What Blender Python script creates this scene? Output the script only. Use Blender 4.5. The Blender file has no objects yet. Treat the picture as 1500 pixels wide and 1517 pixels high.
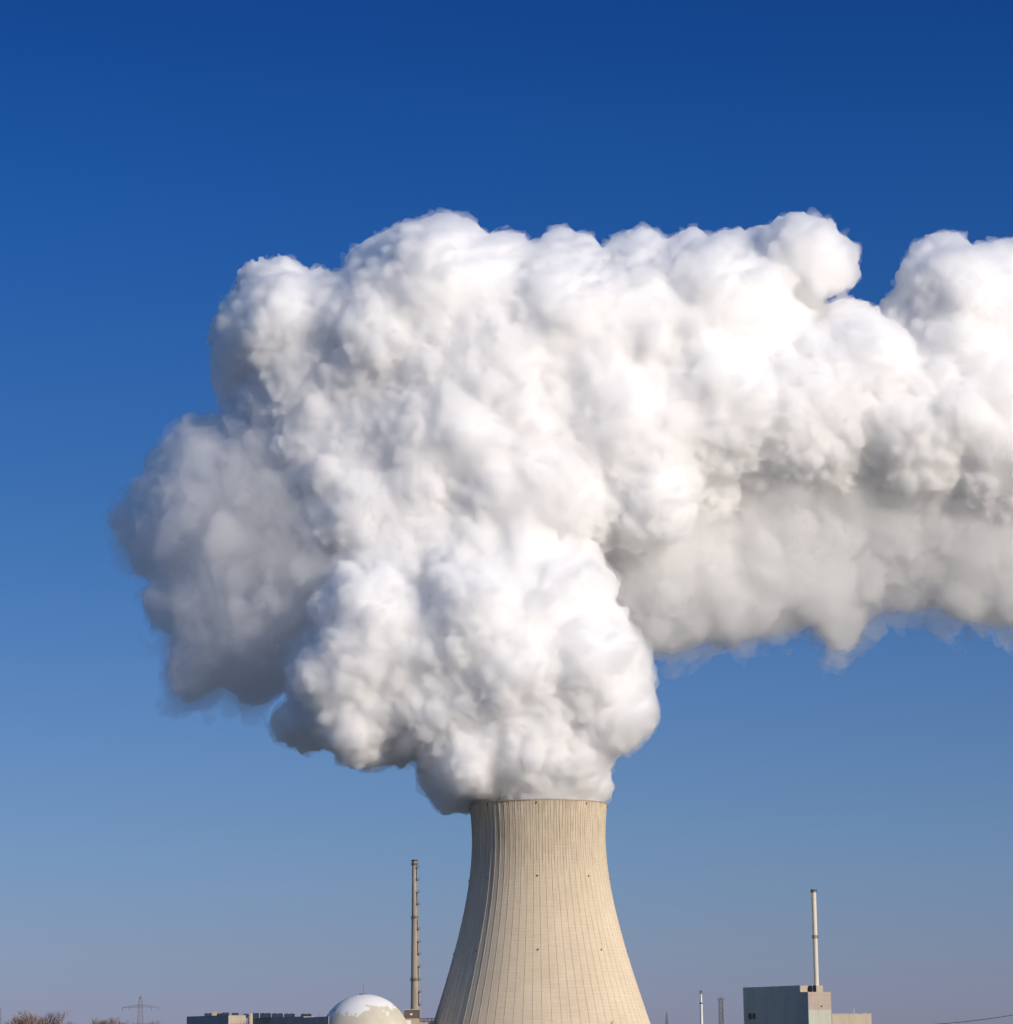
import bpy, bmesh, math, random
import numpy as np
from mathutils import Vector, Matrix

# ------------------------------------------------------------------ camera, sky, sun, exposure
SC = bpy.context.scene
F_PX, PW, PH = 4460.0, 1500.0, 1517.0            # focal length and photo size in photo pixels
PITCH, ROLL = math.radians(10.4), math.radians(-0.7)
CAM_Z = 2.0
CAM_M = Matrix.Rotation(math.pi/2 + PITCH, 3, 'X') @ Matrix.Rotation(ROLL, 3, 'Z')
cam = bpy.data.cameras.new('camera')
cam.sensor_fit = 'HORIZONTAL'; cam.sensor_width = 36.0
cam.lens = 36.0*F_PX/PW
cam.clip_start = 1.0; cam.clip_end = 200000.0
cam_o = bpy.data.objects.new('camera', cam)
SC.collection.objects.link(cam_o)
cam_o.matrix_world = Matrix.Translation((0, 0, CAM_Z)) @ CAM_M.to_4x4()
SC.camera = cam_o

SUN_AZ, SUN_EL = 47.5, 17.5                      # degrees right of the line back to the camera / above the horizon
sa, se = math.radians(SUN_AZ), math.radians(SUN_EL)
SUN_DIR = Vector((math.sin(sa)*math.cos(se), -math.cos(sa)*math.cos(se), math.sin(se)))
world = bpy.data.worlds.new('World'); SC.world = world
world.use_nodes = True
nt = world.node_tree; nt.nodes.clear()
wo = nt.nodes.new('ShaderNodeOutputWorld'); bg = nt.nodes.new('ShaderNodeBackground')
sky = nt.nodes.new('ShaderNodeTexSky'); sky.sky_type = 'NISHITA'
sky.sun_disc = False
sky.sun_elevation = se
sky.sun_rotation = math.atan2(SUN_DIR.x, SUN_DIR.y)
sky.altitude = 400.0; sky.air_density = 1.0; sky.dust_density = 0.3; sky.ozone_density = 3.0
hs = nt.nodes.new('ShaderNodeHueSaturation')     # the photograph's polarised, saturated blue
hs.inputs['Saturation'].default_value = 1.0
hs.inputs['Value'].default_value = 1.0
nt.links.new(sky.outputs[0], hs.inputs['Color'])
# the blue deepens with height in view, as in the photograph: a tint by elevation all round; sky above view is brightened to fill the steam's shade
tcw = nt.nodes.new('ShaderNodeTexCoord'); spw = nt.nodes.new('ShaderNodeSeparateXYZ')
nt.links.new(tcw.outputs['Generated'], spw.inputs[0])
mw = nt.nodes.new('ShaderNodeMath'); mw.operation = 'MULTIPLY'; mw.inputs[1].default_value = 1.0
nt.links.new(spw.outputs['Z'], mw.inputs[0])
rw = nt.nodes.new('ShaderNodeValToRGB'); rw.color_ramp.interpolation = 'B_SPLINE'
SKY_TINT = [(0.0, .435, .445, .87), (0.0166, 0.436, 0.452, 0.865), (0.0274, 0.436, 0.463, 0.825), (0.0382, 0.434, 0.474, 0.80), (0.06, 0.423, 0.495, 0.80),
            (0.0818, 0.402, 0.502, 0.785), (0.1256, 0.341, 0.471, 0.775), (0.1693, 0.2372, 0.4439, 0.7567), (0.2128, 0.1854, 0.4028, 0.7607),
            (0.2557, 0.1266, 0.3794, 0.8008), (0.2978, 0.0853, 0.345, 0.7755), (0.3379, 0.0634, 0.2751, 0.7063), (0.40, .06, .26, .70), (0.50, .75, 1.12, 1.35), (0.65, 1.08, 1.45, 1.7), (1.0, 1.08, 1.45, 1.7)]  # last stops are added brightness overhead, filling the steam's shaded side
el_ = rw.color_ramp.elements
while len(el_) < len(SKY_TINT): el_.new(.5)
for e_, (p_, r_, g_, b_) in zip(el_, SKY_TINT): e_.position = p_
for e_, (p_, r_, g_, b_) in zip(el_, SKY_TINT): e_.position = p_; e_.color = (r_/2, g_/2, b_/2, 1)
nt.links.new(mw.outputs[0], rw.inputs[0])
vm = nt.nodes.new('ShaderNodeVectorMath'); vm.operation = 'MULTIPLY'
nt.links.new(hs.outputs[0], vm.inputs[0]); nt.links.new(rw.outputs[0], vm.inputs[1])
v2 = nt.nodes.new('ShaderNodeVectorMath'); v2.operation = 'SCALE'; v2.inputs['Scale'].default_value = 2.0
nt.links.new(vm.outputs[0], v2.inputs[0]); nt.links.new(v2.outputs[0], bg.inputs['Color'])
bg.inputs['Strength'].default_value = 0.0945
nt.links.new(bg.outputs[0], wo.inputs['Surface'])

sl = bpy.data.lights.new('sun', 'SUN'); sl.energy = 4.2; sl.angle = math.radians(0.5)
sl.color = (1.0, 0.88, 0.74)
sun_o = bpy.data.objects.new('sun', sl); SC.collection.objects.link(sun_o)
sun_o.rotation_euler = (-SUN_DIR).to_track_quat('-Z', 'Y').to_euler()

SC.view_settings.view_transform = 'Standard'; SC.view_settings.look = 'None'
SC.view_settings.exposure = 0.0; SC.view_settings.gamma = 1.0
cy = SC.cycles
cy.max_bounces = 48; cy.diffuse_bounces = 6; cy.glossy_bounces = 2
cy.volume_bounces = 44; cy.transparent_max_bounces = 48
cy.use_denoising = True; cy.denoiser = 'OPENIMAGEDENOISE'
cy.use_adaptive_sampling = True; cy.adaptive_threshold = 0.06; cy.adaptive_min_samples = 16
cy.sample_clamp_indirect = 8.0

rnd = random.Random(7)
rng = np.random.default_rng(11)

# ------------------------------------------------------------------ helpers
def ray(u, v):
    return (CAM_M @ Vector(((u-PW/2)/F_PX, (PH/2-v)/F_PX, -1.0))).normalized()
def at(u, v, Y):
    """world point on the photo's pixel (u, v) at distance Y along the ground axis"""
    d = ray(u, v); t = Y/d.y
    return Vector((d.x*t, Y, CAM_Z + d.z*t))
def hit_plane(u, v, p, n):
    d = ray(u, v); c = Vector((0, 0, CAM_Z))
    return c + d*((p-c).dot(n)/d.dot(n))
def column_at(u, v, Y):
    """ground point below pixel (u, v)"""
    p = at(u, v, Y); return Vector((p.x, p.y, 0)), p.z

def tag(o, label=None, cat=None, group=None, kind=None):
    for k, val in (('label', label), ('category', cat), ('group', group), ('kind', kind)):
        if val: o[k] = val
    return o
def thing(name, loc, label, cat, group=None, rz=0.0):
    o = bpy.data.objects.new(name, None); SC.collection.objects.link(o)
    o.location = loc; o.rotation_euler = (0, 0, rz); o.empty_display_size = 2
    return tag(o, label, cat, group)

class MB:
    def __init__(s): s.v = []; s.f = []; s.smooth = []
    def add(s, vs, fs, smooth=False):
        b = len(s.v); s.v += [tuple(p) for p in vs]
        s.f += [tuple(b+i for i in f) for f in fs]; s.smooth += [smooth]*len(fs)
    def prism(s, pts, z0, z1):
        """closed prism over a counter-clockwise footprint"""
        n = len(pts)
        vs = [(p[0], p[1], z0) for p in pts]+[(p[0], p[1], z1) for p in pts]
        fs = [(i, (i+1) % n, n+(i+1) % n, n+i) for i in range(n)]
        fs += [tuple(range(n-1, -1, -1)), tuple(range(n, 2*n))]
        s.add(vs, fs)
    def box(s, x0, x1, y0, y1, z0, z1):
        s.prism([(x0, y0), (x1, y0), (x1, y1), (x0, y1)], z0, z1)
    def bar(s, a, b, w, w2=None, sides=4):
        a = Vector(a); b = Vector(b); d = (b-a)
        if d.length < 1e-6: return
        w2 = w if w2 is None else w2
        d.normalize(); up = Vector((0, 0, 1)) if abs(d.z) < .9 else Vector((1, 0, 0))
        x = d.cross(up).normalized(); y = d.cross(x)
        vs = []
        for p, r in ((a, w/2), (b, w2/2)):
            for k in range(sides):
                t = 2*math.pi*(k+.5)/sides
                vs.append(p + x*(math.cos(t)*r*1.2) + y*(math.sin(t)*r*1.2))
        fs = [(k, (k+1) % sides, sides+(k+1) % sides, sides+k) for k in range(sides)]
        fs += [tuple(range(sides-1, -1, -1)), tuple(range(sides, 2*sides))]
        s.add(vs, fs)
    def lathe(s, prof, n=32, cx=0, cy=0, closed=False):
        vs = []
        for r, z in prof:
            for k in range(n):
                t = 2*math.pi*k/n
                vs.append((cx+r*math.cos(t), cy+r*math.sin(t), z))
        m = len(prof); fs = []
        for j in range(m if closed else m-1):
            j2 = (j+1) % m
            for k in range(n):
                fs.append((j*n+k, j*n+(k+1) % n, j2*n+(k+1) % n, j2*n+k))
        if not closed:
            fs.append(tuple(range(n-1, -1, -1))); fs.append(tuple((m-1)*n+k for k in range(n)))
        s.add(vs, fs, True)
    def build(s, name, mat, parent=None, sharp=None):
        me = bpy.data.meshes.new(name); me.from_pydata(s.v, [], s.f)
        me.polygons.foreach_set('use_smooth', s.smooth)
        me.materials.append(mat); me.validate(); me.update()
        if any(s.smooth): me.set_sharp_from_angle(angle=math.radians(35))
        o = bpy.data.objects.new(name, me); SC.collection.objects.link(o)
        if parent: o.parent = parent
        return o

# ------------------------------------------------------------------ materials
def new_mat(name):
    m = bpy.data.materials.new(name); m.use_nodes = True
    t = m.node_tree; b = t.nodes['Principled BSDF']
    b.inputs['Roughness'].default_value = 0.85
    b.inputs['Specular IOR Level'].default_value = 0.25
    return m, t, b
def mix_col(t, fac, a, b):
    n = t.nodes.new('ShaderNodeMix'); n.data_type = 'RGBA'
    for sock, val in (('Factor', fac), ('A', a), ('B', b)):
        s_ = [i for i in n.inputs if i.name == sock and (i.type == ('VALUE' if sock == 'Factor' else 'RGBA'))][0]
        if hasattr(val, 'links') or isinstance(val, bpy.types.NodeSocket): t.links.new(val, s_)
        elif sock == 'Factor': s_.default_value = val
        else: s_.default_value = (*val, 1)
    return [o for o in n.outputs if o.type == 'RGBA'][0]
def noise(t, vec, scale, detail=4, rough=.55):
    n = t.nodes.new('ShaderNodeTexNoise'); n.inputs['Scale'].default_value = scale
    n.inputs['Detail'].default_value = detail; n.inputs['Roughness'].default_value = rough
    if vec is not None: t.links.new(vec, n.inputs['Vector'])
    return n.outputs['Fac']
def mapr(t, val, a, b, c=0., d=1.):
    n = t.nodes.new('ShaderNodeMapRange'); t.links.new(val, n.inputs[0])
    n.inputs[1].default_value = a; n.inputs[2].default_value = b
    n.inputs[3].default_value = c; n.inputs[4].default_value = d
    return n.outputs[0]
def mth(t, op, a, b=None, c=None):
    n = t.nodes.new('ShaderNodeMath'); n.operation = op
    for i, x in enumerate((a, b, c)):
        if x is None: continue
        if isinstance(x, bpy.types.NodeSocket): t.links.new(x, n.inputs[i])
        else: n.inputs[i].default_value = x
    return n.outputs[0]
def coords(t, kind='Object', scale=(1, 1, 1)):
    c = t.nodes.new('ShaderNodeTexCoord'); m = t.nodes.new('ShaderNodeMapping')
    m.inputs['Scale'].default_value = scale
    t.links.new(c.outputs[kind], m.inputs['Vector'])
    return m.outputs[0]
def plain(name, col, var=.18, scale=.15, rough=.85, metal=0., stretch=(1, 1, .35)):
    """a surface colour with uneven weathering"""
    m, t, b = new_mat(name)
    v = coords(t, scale=stretch)
    f = mapr(t, noise(t, v, scale, 6, .6), .3, .7)
    t.links.new(mix_col(t, f, [c*(1-var) for c in col], [min(1, c*(1+var)) for c in col]), b.inputs['Base Color'])
    b.inputs['Roughness'].default_value = rough; b.inputs['Metallic'].default_value = metal
    return m
def cladding(name, col, pitch=1.0, depth=.22, var=.12):
    """vertical sheet cladding with joints every few metres"""
    m, t, b = new_mat(name)
    v = coords(t)
    sp = t.nodes.new('ShaderNodeSeparateXYZ'); t.links.new(v, sp.inputs[0])
    s_ = mth(t, 'ADD', sp.outputs[0], sp.outputs[1])
    ln = mth(t, 'LESS_THAN', mth(t, 'FRACT', mth(t, 'MULTIPLY', s_, 1/pitch)), .08)
    hz = mth(t, 'LESS_THAN', mth(t, 'FRACT', mth(t, 'MULTIPLY', sp.outputs[2], 1/6.0)), .035)
    lines = mth(t, 'MAXIMUM', ln, hz)
    f = mapr(t, noise(t, coords(t, scale=(1, 1, .3)), .12, 6, .6), .3, .7)
    c1 = mix_col(t, f, [c*(1-var) for c in col], [c*(1+var) for c in col])
    c2 = mix_col(t, mth(t, 'MULTIPLY', lines, depth), c1, (.05, .05, .05))
    t.links.new(c2, b.inputs['Base Color']); b.inputs['Roughness'].default_value = .6
    return m

M = {}
M['beige'] = cladding('beige_cladding', (.42, .355, .27), 3.0)
M['beige_pink'] = cladding('beige_pink_cladding', (.40, .325, .27), 4.0)
M['pale_green'] = cladding('pale_green_cladding', (.44, .45, .37), 4.0)
M['teal'] = cladding('blue_grey_cladding', (.18, .27, .34), 2.0, .1)
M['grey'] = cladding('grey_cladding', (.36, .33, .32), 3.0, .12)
M['grey_dark'] = plain('shade_toned_roof_steel', (.03, .045, .075))  # dark blue carries the shade of the roof units' fronts
M['coping'] = plain('pale_coping', (.38, .38, .37))
M['steel'] = plain('painted_steel', (.30, .30, .29), rough=.5)
M['dark_steel'] = plain('dark_steel', (.06, .065, .075), rough=.5)
M['lattice'] = plain('galvanised_lattice', (.15, .15, .16), rough=.6)
M['brown'] = plain('brown_cladding', (.115, .095, .085))
M['glass'] = plain('dark_glass', (.02, .025, .03), rough=.15)
M['white'] = plain('white_paint', (.7, .7, .66), rough=.5)
M['stack'] = plain('stack_concrete', (.36, .31, .25), .22, .25, stretch=(1, 1, .12))
M['steel_stack'] = plain('pale_painted_stack', (.62, .58, .47), .08, rough=.45)
M['red_lamp'] = plain('dark_red_lamp', (.16, .035, .02), rough=.3)
M['twig'] = plain('bare_twigs', (.24, .18, .15))
M['bark'] = plain('bark', (.17, .14, .12))
M['tan_tree'] = plain('tan_twigs', (.20, .15, .10))

# concrete of the cooling tower: formwork lifts, seams beside the ribs, streaks below the rim
def tower_material(nrib, ztop):
    m, t, b = new_mat('cooling_tower_concrete')
    c = t.nodes.new('ShaderNodeTexCoord'); sp = t.nodes.new('ShaderNodeSeparateXYZ')
    t.links.new(c.outputs['Object'], sp.inputs[0])
    ang = mth(t, 'ARCTAN2', sp.outputs[1], sp.outputs[0])
    turns = mth(t, 'MULTIPLY', ang, nrib/(2*math.pi))
    fr = mth(t, 'ABSOLUTE', mth(t, 'SUBTRACT', mth(t, 'FRACT', mth(t, 'ADD', turns, .5)), .5))
    seam = mapr(t, fr, .035, .10, 1., 0.)
    fr2 = mth(t, 'ABSOLUTE', mth(t, 'SUBTRACT', mth(t, 'FRACT', turns), .5))       # half-way seams, only high up
    cv = t.nodes.new('ShaderNodeCombineXYZ')
    t.links.new(mth(t, 'MULTIPLY', ang, 4.0), cv.inputs[0]); t.links.new(mth(t, 'MULTIPLY', sp.outputs[2], .05), cv.inputs[1])
    patch = noise(t, cv.outputs[0], .8, 3)
    cs = t.nodes.new('ShaderNodeCombineXYZ')
    t.links.new(mth(t, 'MULTIPLY', ang, 30.0), cs.inputs[0]); t.links.new(mth(t, 'MULTIPLY', sp.outputs[2], .03), cs.inputs[1])
    streak = noise(t, cs.outputs[0], 2.2, 5, .6)
    hi = mapr(t, mth(t, 'ADD', sp.outputs[2], mth(t, 'MULTIPLY', patch, 50.)), ztop-22, ztop-8)
    seam2 = mth(t, 'MULTIPLY', mapr(t, fr2, .03, .09, 1., 0.), hi)
    cl = t.nodes.new('ShaderNodeCombineXYZ')                                         # formwork lifts
    t.links.new(mth(t, 'MULTIPLY', ang, 5.0), cl.inputs[0]); t.links.new(mth(t, 'MULTIPLY', sp.outputs[2], 1.0), cl.inputs[1])
    lift = noise(t, cl.outputs[0], .9, 6, .75)
    liftline = mth(t, 'LESS_THAN', mth(t, 'FRACT', mth(t, 'MULTIPLY', sp.outputs[2], 1/1.9)), .16)
    base = mix_col(t, mapr(t, patch, .3, .7), (.66, .56, .41), (.74, .635, .48))
    base = mix_col(t, mth(t, 'MULTIPLY', mapr(t, lift, .35, .65), .3), base, (.42, .35, .26))
    base = mix_col(t, mth(t, 'MULTIPLY', liftline, .07), base, (.22, .18, .13))
    top_dirt = mth(t, 'MULTIPLY', mapr(t, sp.outputs[2], ztop-75, ztop-2), mapr(t, streak, .42, .68))
    base = mix_col(t, mth(t, 'MULTIPLY', top_dirt, .7), base, (.27, .21, .14))
    base = mix_col(t, mth(t, 'MULTIPLY', mapr(t, streak, .5, .75), .18), base, (.30, .24, .16))
    base = mix_col(t, mth(t, 'MULTIPLY', seam, .10), base, (.24, .17, .10))
    base = mix_col(t, mth(t, 'MULTIPLY', seam2, .6), base, (.22, .155, .09))
    t.links.new(base, b.inputs['Base Color'])
    bp = t.nodes.new('ShaderNodeBump'); bp.inputs['Strength'].default_value = .5; bp.inputs['Distance'].default_value = .12
    t.links.new(lift, bp.inputs['Height']); t.links.new(bp.outputs[0], b.inputs['Normal'])
    b.inputs['Roughness'].default_value = .9; b.inputs['Diffuse Roughness'].default_value = .5
    return m

# ------------------------------------------------------------------ ground
def ground():
    m, t, b = new_mat('winter_field')
    v = coords(t)
    g = mapr(t, noise(t, v, .004, 8, .6), .35, .65)
    base = mix_col(t, g, (.075, .07, .045), (.05, .06, .03))
    sn = mapr(t, noise(t, v, .012, 10, .65), .52, .58)
    t.links.new(mix_col(t, mth(t, 'MULTIPLY', sn, .8), base, (.50, .53, .58)), b.inputs['Base Color'])
    me = bpy.data.meshes.new('ground')
    vs, fs, n = [], [], 60
    rad = [0, 200, 600, 1500, 3000, 6000, 15000, 40000, 90000]
    vs.append((0, 0, 0))
    for r in rad[1:]:
        for k in range(n): vs.append((r*math.cos(2*math.pi*k/n), r*math.sin(2*math.pi*k/n), 0))
    for k in range(n): fs.append((0, 1+k, 1+(k+1) % n))
    for j in range(len(rad)-2):
        for k in range(n):
            fs.append((1+j*n+k, 1+(j+1)*n+k, 1+(j+1)*n+(k+1) % n, 1+j*n+(k+1) % n))
    me.from_pydata(vs, [], fs); me.materials.append(m)
    o = bpy.data.objects.new('ground', me); SC.collection.objects.link(o)
    tag(o, kind='structure')
ground()

# ------------------------------------------------------------------ cooling tower
TY = 1900.0
MPP = TY/F_PX                                     # metres per photo pixel at the tower
prof_px = [(1184, 101.5), (1190, 101.3), (1205, 100.9), (1232, 99.3), (1268, 98.9), (1292, 100.5), (1328, 107.5),
           (1364, 115.5), (1400, 123.6), (1436, 133.2), (1472, 144.5), (1517, 159.0), (1545, 168.5), (1572, 178)]
tower_p = at(797.5, 1192, TY); tower_z = tower_p.z
base_p = at(800.8, 1517, TY)
tower_x = at(797.0, 1190, TY).x
TOWER_C = Vector((tower_x, TY, 0))
def tower_profile():
    out = []
    for y, hw in prof_px:
        z = at(800, y, TY).z
        out.append((z, hw*MPP*0.9985))
    # the rim's front edge is nearer and so appears higher: bring z down to the rim's mean height
    out = [(z - (4.0 if i == 0 else 1.4 if i == 1 else 0), r) for i, (z, r) in enumerate(out)]
    out[-1] = (0.0, out[-1][1]+1)
    zs = [o[0] for o in out][::-1]; rs = [o[1] for o in out][::-1]
    return np.array(zs), np.array(rs)
pz, pr = tower_profile()
TZ = float(pz[-1])
# smooth hyperboloid-like fit through the measured radii
coef = np.polyfit(pz, pr, 5)
def tower_r(z): return float(np.polyval(coef, z))
NRIB = 72
m_tower = tower_material(NRIB, TZ)
ct = thing('cooling_tower', TOWER_C, 'huge beige concrete cooling tower with fine vertical ribs, steam pouring from its top', 'cooling tower')
mb = MB()
zz = np.linspace(0, TZ, 70)
outer = [(tower_r(z), z) for z in zz]
inner = [(tower_r(z)-1.0, z) for z in zz[::-1]]
mb.lathe(outer+inner, 288, closed=True)
for k in range(NRIB):                             # raised ribs belong to the shell's surface
    t0 = 2*math.pi*k/NRIB
    ca, sb = math.cos(t0), math.sin(t0); vs, fs = [], []
    for z in zz:
        r = tower_r(z)
        for dr, dt in ((-.05, -.15), (.17, -.08), (.17, .08), (-.05, .15)):
            vs.append(((r+dr)*ca - dt*sb, (r+dr)*sb + dt*ca, z - (.02 if z > TZ-.1 else 0)))
    for j in range(len(zz)-1):
        for q in range(3):
            a = j*4+q; fs.append((a, a+1, a+5, a+4))
    mb.add(vs, fs)
shell = mb.build('shell', m_tower, ct)
# a rim ring walkway on top
rg = MB(); r = tower_r(TZ)
rg.lathe([(r-1.3, TZ+.0), (r+.55, TZ+.0), (r+.55, TZ+.55), (r-1.3, TZ+.55)], 288, closed=True)
rg.build('rim', plain('rim_concrete', (.42, .36, .28)), ct)
lampmb = None
for lv in (at(800, 1303, TY).z, at(800, 1411, TY).z, TZ-1.6):
    for k in range(8):
        a = math.radians(-90 - 2 + 45*k)
        r = tower_r(lv)+.35
        l_ = MB(); l_.lathe([(.0, -.6), (.36, -.5), (.42, 0), (.36, .45), (0, .6)], 10)
        o = l_.build('warning_lamp', M['red_lamp'], ct)
        o.location = (r*math.cos(a), r*math.sin(a), lv)

# ------------------------------------------------------------------ plant buildings (all on one grid, turned to the camera)
GA = math.radians(50)
DL = Vector((-math.cos(GA), math.sin(GA), 0))     # along a wall that recedes to the left (its face is in the shade)
DR = Vector((math.sin(GA), math.cos(GA), 0))      # along a wall that recedes to the right (its face is sunlit)
NL = Vector((-math.sin(GA), -math.cos(GA), 0)); NR = Vector((math.cos(GA), -math.sin(GA), 0))
class Grid:
    """local axes of a building: l metres along the shaded wall, r metres along the sunlit wall"""
    def __init__(s, u, Y): s.c = at(u, 1540, Y); s.c.z = 0; s.Y = Y
    def p(s, l, r): return DL*l + DR*r
    def pts(s, lr): return [s.p(l, r)[:2] for l, r in lr]
    def l_at(s, u): return (hit_plane(u, 1510, s.c, NL)-s.c).dot(DL)
    def r_at(s, u): return (hit_plane(u, 1510, s.c, NR)-s.c).dot(DR)
    def z_at(s, u, v, l=0, r=0):
        q = s.c+s.p(l, r); return at(u, v, q.y).z
def ccw(pts):
    a = sum(pts[i][0]*pts[(i+1) % len(pts)][1]-pts[(i+1) % len(pts)][0]*pts[i][1] for i in range(len(pts)))
    return pts if a > 0 else pts[::-1]
def gbox(mb, g, l0, l1, r0, r1, z0, z1): mb.prism(ccw(g.pts([(l0, r0), (l1, r0), (l1, r1), (l0, r1)])), z0, z1)
def coping(g, l0, l1, r0, r1, z, mat, root, w=.5, h=.45):
    m = MB(); e = .15
    gbox(m, g, l0-e, l1+e, r0-e, r0+w, z, z+h); gbox(m, g, l0-e, l1+e, r1-w, r1+e, z, z+h)
    gbox(m, g, l0-e, l0+w, r0+w, r1-w, z, z+h); gbox(m, g, l1-w, l1+e, r0+w, r1-w, z, z+h)
    m.build('parapet', mat, root)

# tall blue-grey block on the right with the pale stack
g = Grid(1198.7, 1880)
L = g.l_at(1102.4); z_hi = g.z_at(1198.7, 1459.2); z_lo = g.z_at(1215, 1469.5, 0, 8)
ln = g.l_at(1186.5); R1 = g.r_at(1220); R2 = g.r_at(1231.5); rn = g.r_at(1210.3); z_n = g.z_at(1198.7, 1469)
z_band = g.z_at(1198.7, 1495.5)
root = thing('boiler_house', g.c, 'tall block with a shaded blue-grey wall and two-tone beige end, under the pale stack', 'building')
m = MB(); gbox(m, g, 0, L, 0, R2, 0, z_band); m.build('lower_wall', M['pale_green'], root)
m = MB(); gbox(m, g, .02, L-.02, .02, R2-.02, z_band, z_n); m.build('upper_wall', M['beige_pink'], root)
m = MB(); m.prism(ccw(g.pts([(ln, .04), (L-.04, .04), (L-.04, R1), (.04, R1), (.04, rn), (ln, rn)])), z_n, z_hi); m.build('penthouse', M['beige'], root)
m = MB(); gbox(m, g, -.0, L+.3, -.3, -.01, 0, z_n-.05); m.build('cladding', M['teal'], root)
m = MB(); gbox(m, g, ln+.05, L+.3, -.3, -.01, z_n, z_hi+.1); m.build('cladding', M['teal'], root)
for u0, u1 in ((1109.4, 1113.2), (1115.2, 1119.0)):
    l0, l1 = g.l_at(u1), g.l_at(u0); z0, z1 = g.z_at(1114, 1509.5, l0, 0), g.z_at(1114, 1501.2, l0, 0)
    m = MB(); gbox(m, g, l0, l1, -.42, -.32, z0, z1); w = m.build('window', M['glass'], root)
    f = MB()
    gbox(f, g, l0-.15, l0, -.5, -.31, z0, z1); gbox(f, g, l1, l1+.15, -.5, -.31, z0, z1)
    gbox(f, g, l0-.15, l1+.15, -.5, -.31, z1, z1+.15); gbox(f, g, l0-.15, l1+.15, -.5, -.31, z0-.15, z0)
    fo = f.build('frame', M['dark_steel'], w)
m = MB(); l_ = ln*.25
gbox(m, g, 0, ln-.2, rn-.35, rn-.02, z_n+.1, z_hi-.1); m.build('notch_shade_sheet', M['dark_steel'], root)  # dark sheet added as the shade inside the notch
m = MB(); gbox(m, g, ln*.42, ln*.48, rn-.55, rn-.36, z_n, z_hi+.2); m.build('downpipe', M['white'], root)
for l0 in (L*.08, L*.55, L*.98):
    m = MB(); q = g.p(l0, .4); m.bar((q.x, q.y, z_hi), (q.x, q.y, z_hi+1.7), .14)
    m.build('lightning_rod', M['dark_steel'], root)
m = MB(); q = g.p(-.03, g.r_at(1217)); m.box(q.x-.5, q.x+.5, q.y-.5, q.y+.5, g.z_at(1217, 1491), g.z_at(1217, 1489)); m.build('vent', M['dark_steel'], root)
# low annexe at its right
g2 = Grid(1232, 1885); g2.c = g.c+g.p(0, R2+.3)
R3 = (hit_plane(1290.4, 1510, g2.c, NR)-g2.c).dot(DR); z3 = at(1260, 1501.8, (g2.c+g2.p(0, R3/2)).y).z
root = thing('annexe_building', g2.c, 'low flat beige annexe right of the blue-grey block, white rod on top', 'building')
m = MB(); gbox(m, g2, 0, 30, 0, R3, 0, z3); m.build('wall', M['beige'], root)
coping(g2, 0, 30, 0, R3, z3, M['coping'], root, .3, .25)
m = MB(); r_ = (hit_plane(1266.4, 1502, g2.c, NR)-g2.c).dot(DR); q = g2.p(1, r_); m.bar((q.x, q.y, z3), (q.x, q.y, z3+3.6), .28, .16); m.build('roof_rod', M['white'], root)
for uu in (1281, 1283.4):
    m = MB(); r_ = (hit_plane(uu, 1502, g2.c, NR)-g2.c).dot(DR); q = g2.p(1, r_); m.box(q.x-.35, q.x+.35, q.y-.35, q.y+.35, z3+.25, z3+1.0)
    m.build('roof_vent', M['coping'], root)

def tube_stack(name, u_top, v_top, u_bot, v_bot, Y, w_top, w_bot, label, mat, rings, ringmat, ladder=None, z_from=0.0, collar=None):
    mpp = Y/F_PX
    top = at(u_top, v_top, Y); bot = at(u_bot, v_bot, Y)
    root = thing(name, (bot.x, Y, z_from), label, 'chimney')
    H = top.z-z_from
    k = (w_bot-w_top)/2*mpp/(top.z-bot.z)
    def rad(z): return w_top/2*mpp + k*(top.z-z_from-z)
    cxt = 0.0
    m = MB(); zs = np.linspace(0, H, 24)
    m.lathe([(rad(z), z) for z in zs]+[(rad(H)-.35, H), (rad(H)-.4, H-3)], 40, cxt)
    m.build('shaft', mat, root)
    for v, w in rings:                            # round platforms with railing
        z = at(u_top, v, Y).z-z_from; r = w/2*mpp; ri = rad(z)
        m = MB(); m.lathe([(ri-.02, z), (r, z), (r, z+.22), (ri-.02, z+.22)], 28, closed=True)
        for a in range(14):
            t_ = 2*math.pi*a/14; x, y = r*.97*math.cos(t_), r*.97*math.sin(t_)
            m.bar((x, y, z+.2), (x, y, z+1.25), .10)
            x2, y2 = r*.97*math.cos(t_+math.pi/7), r*.97*math.sin(t_+math.pi/7)
            for hz in (.7, 1.25): m.bar((x, y, z+hz), (x2, y2, z+hz), .10)
            m.bar((x*ri/r*1.02, y*ri/r*1.02, z-1.0), (x, y, z), .10)
        m.build('platform', ringmat, root)
    if collar:
        v0, v1, w = collar; z0, z1 = at(u_top, v1, Y).z-z_from, min(H-.02, at(u_top, v0, Y).z-z_from); r = w/2*mpp
        m = MB(); m.lathe([(rad(z0)-.02, z0), (r, z0+.4), (r, z1), (rad(z1)-.02, z1)], 32, closed=True); m.build('collar', ringmat, root)
    return root, rad, H, mpp

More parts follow.
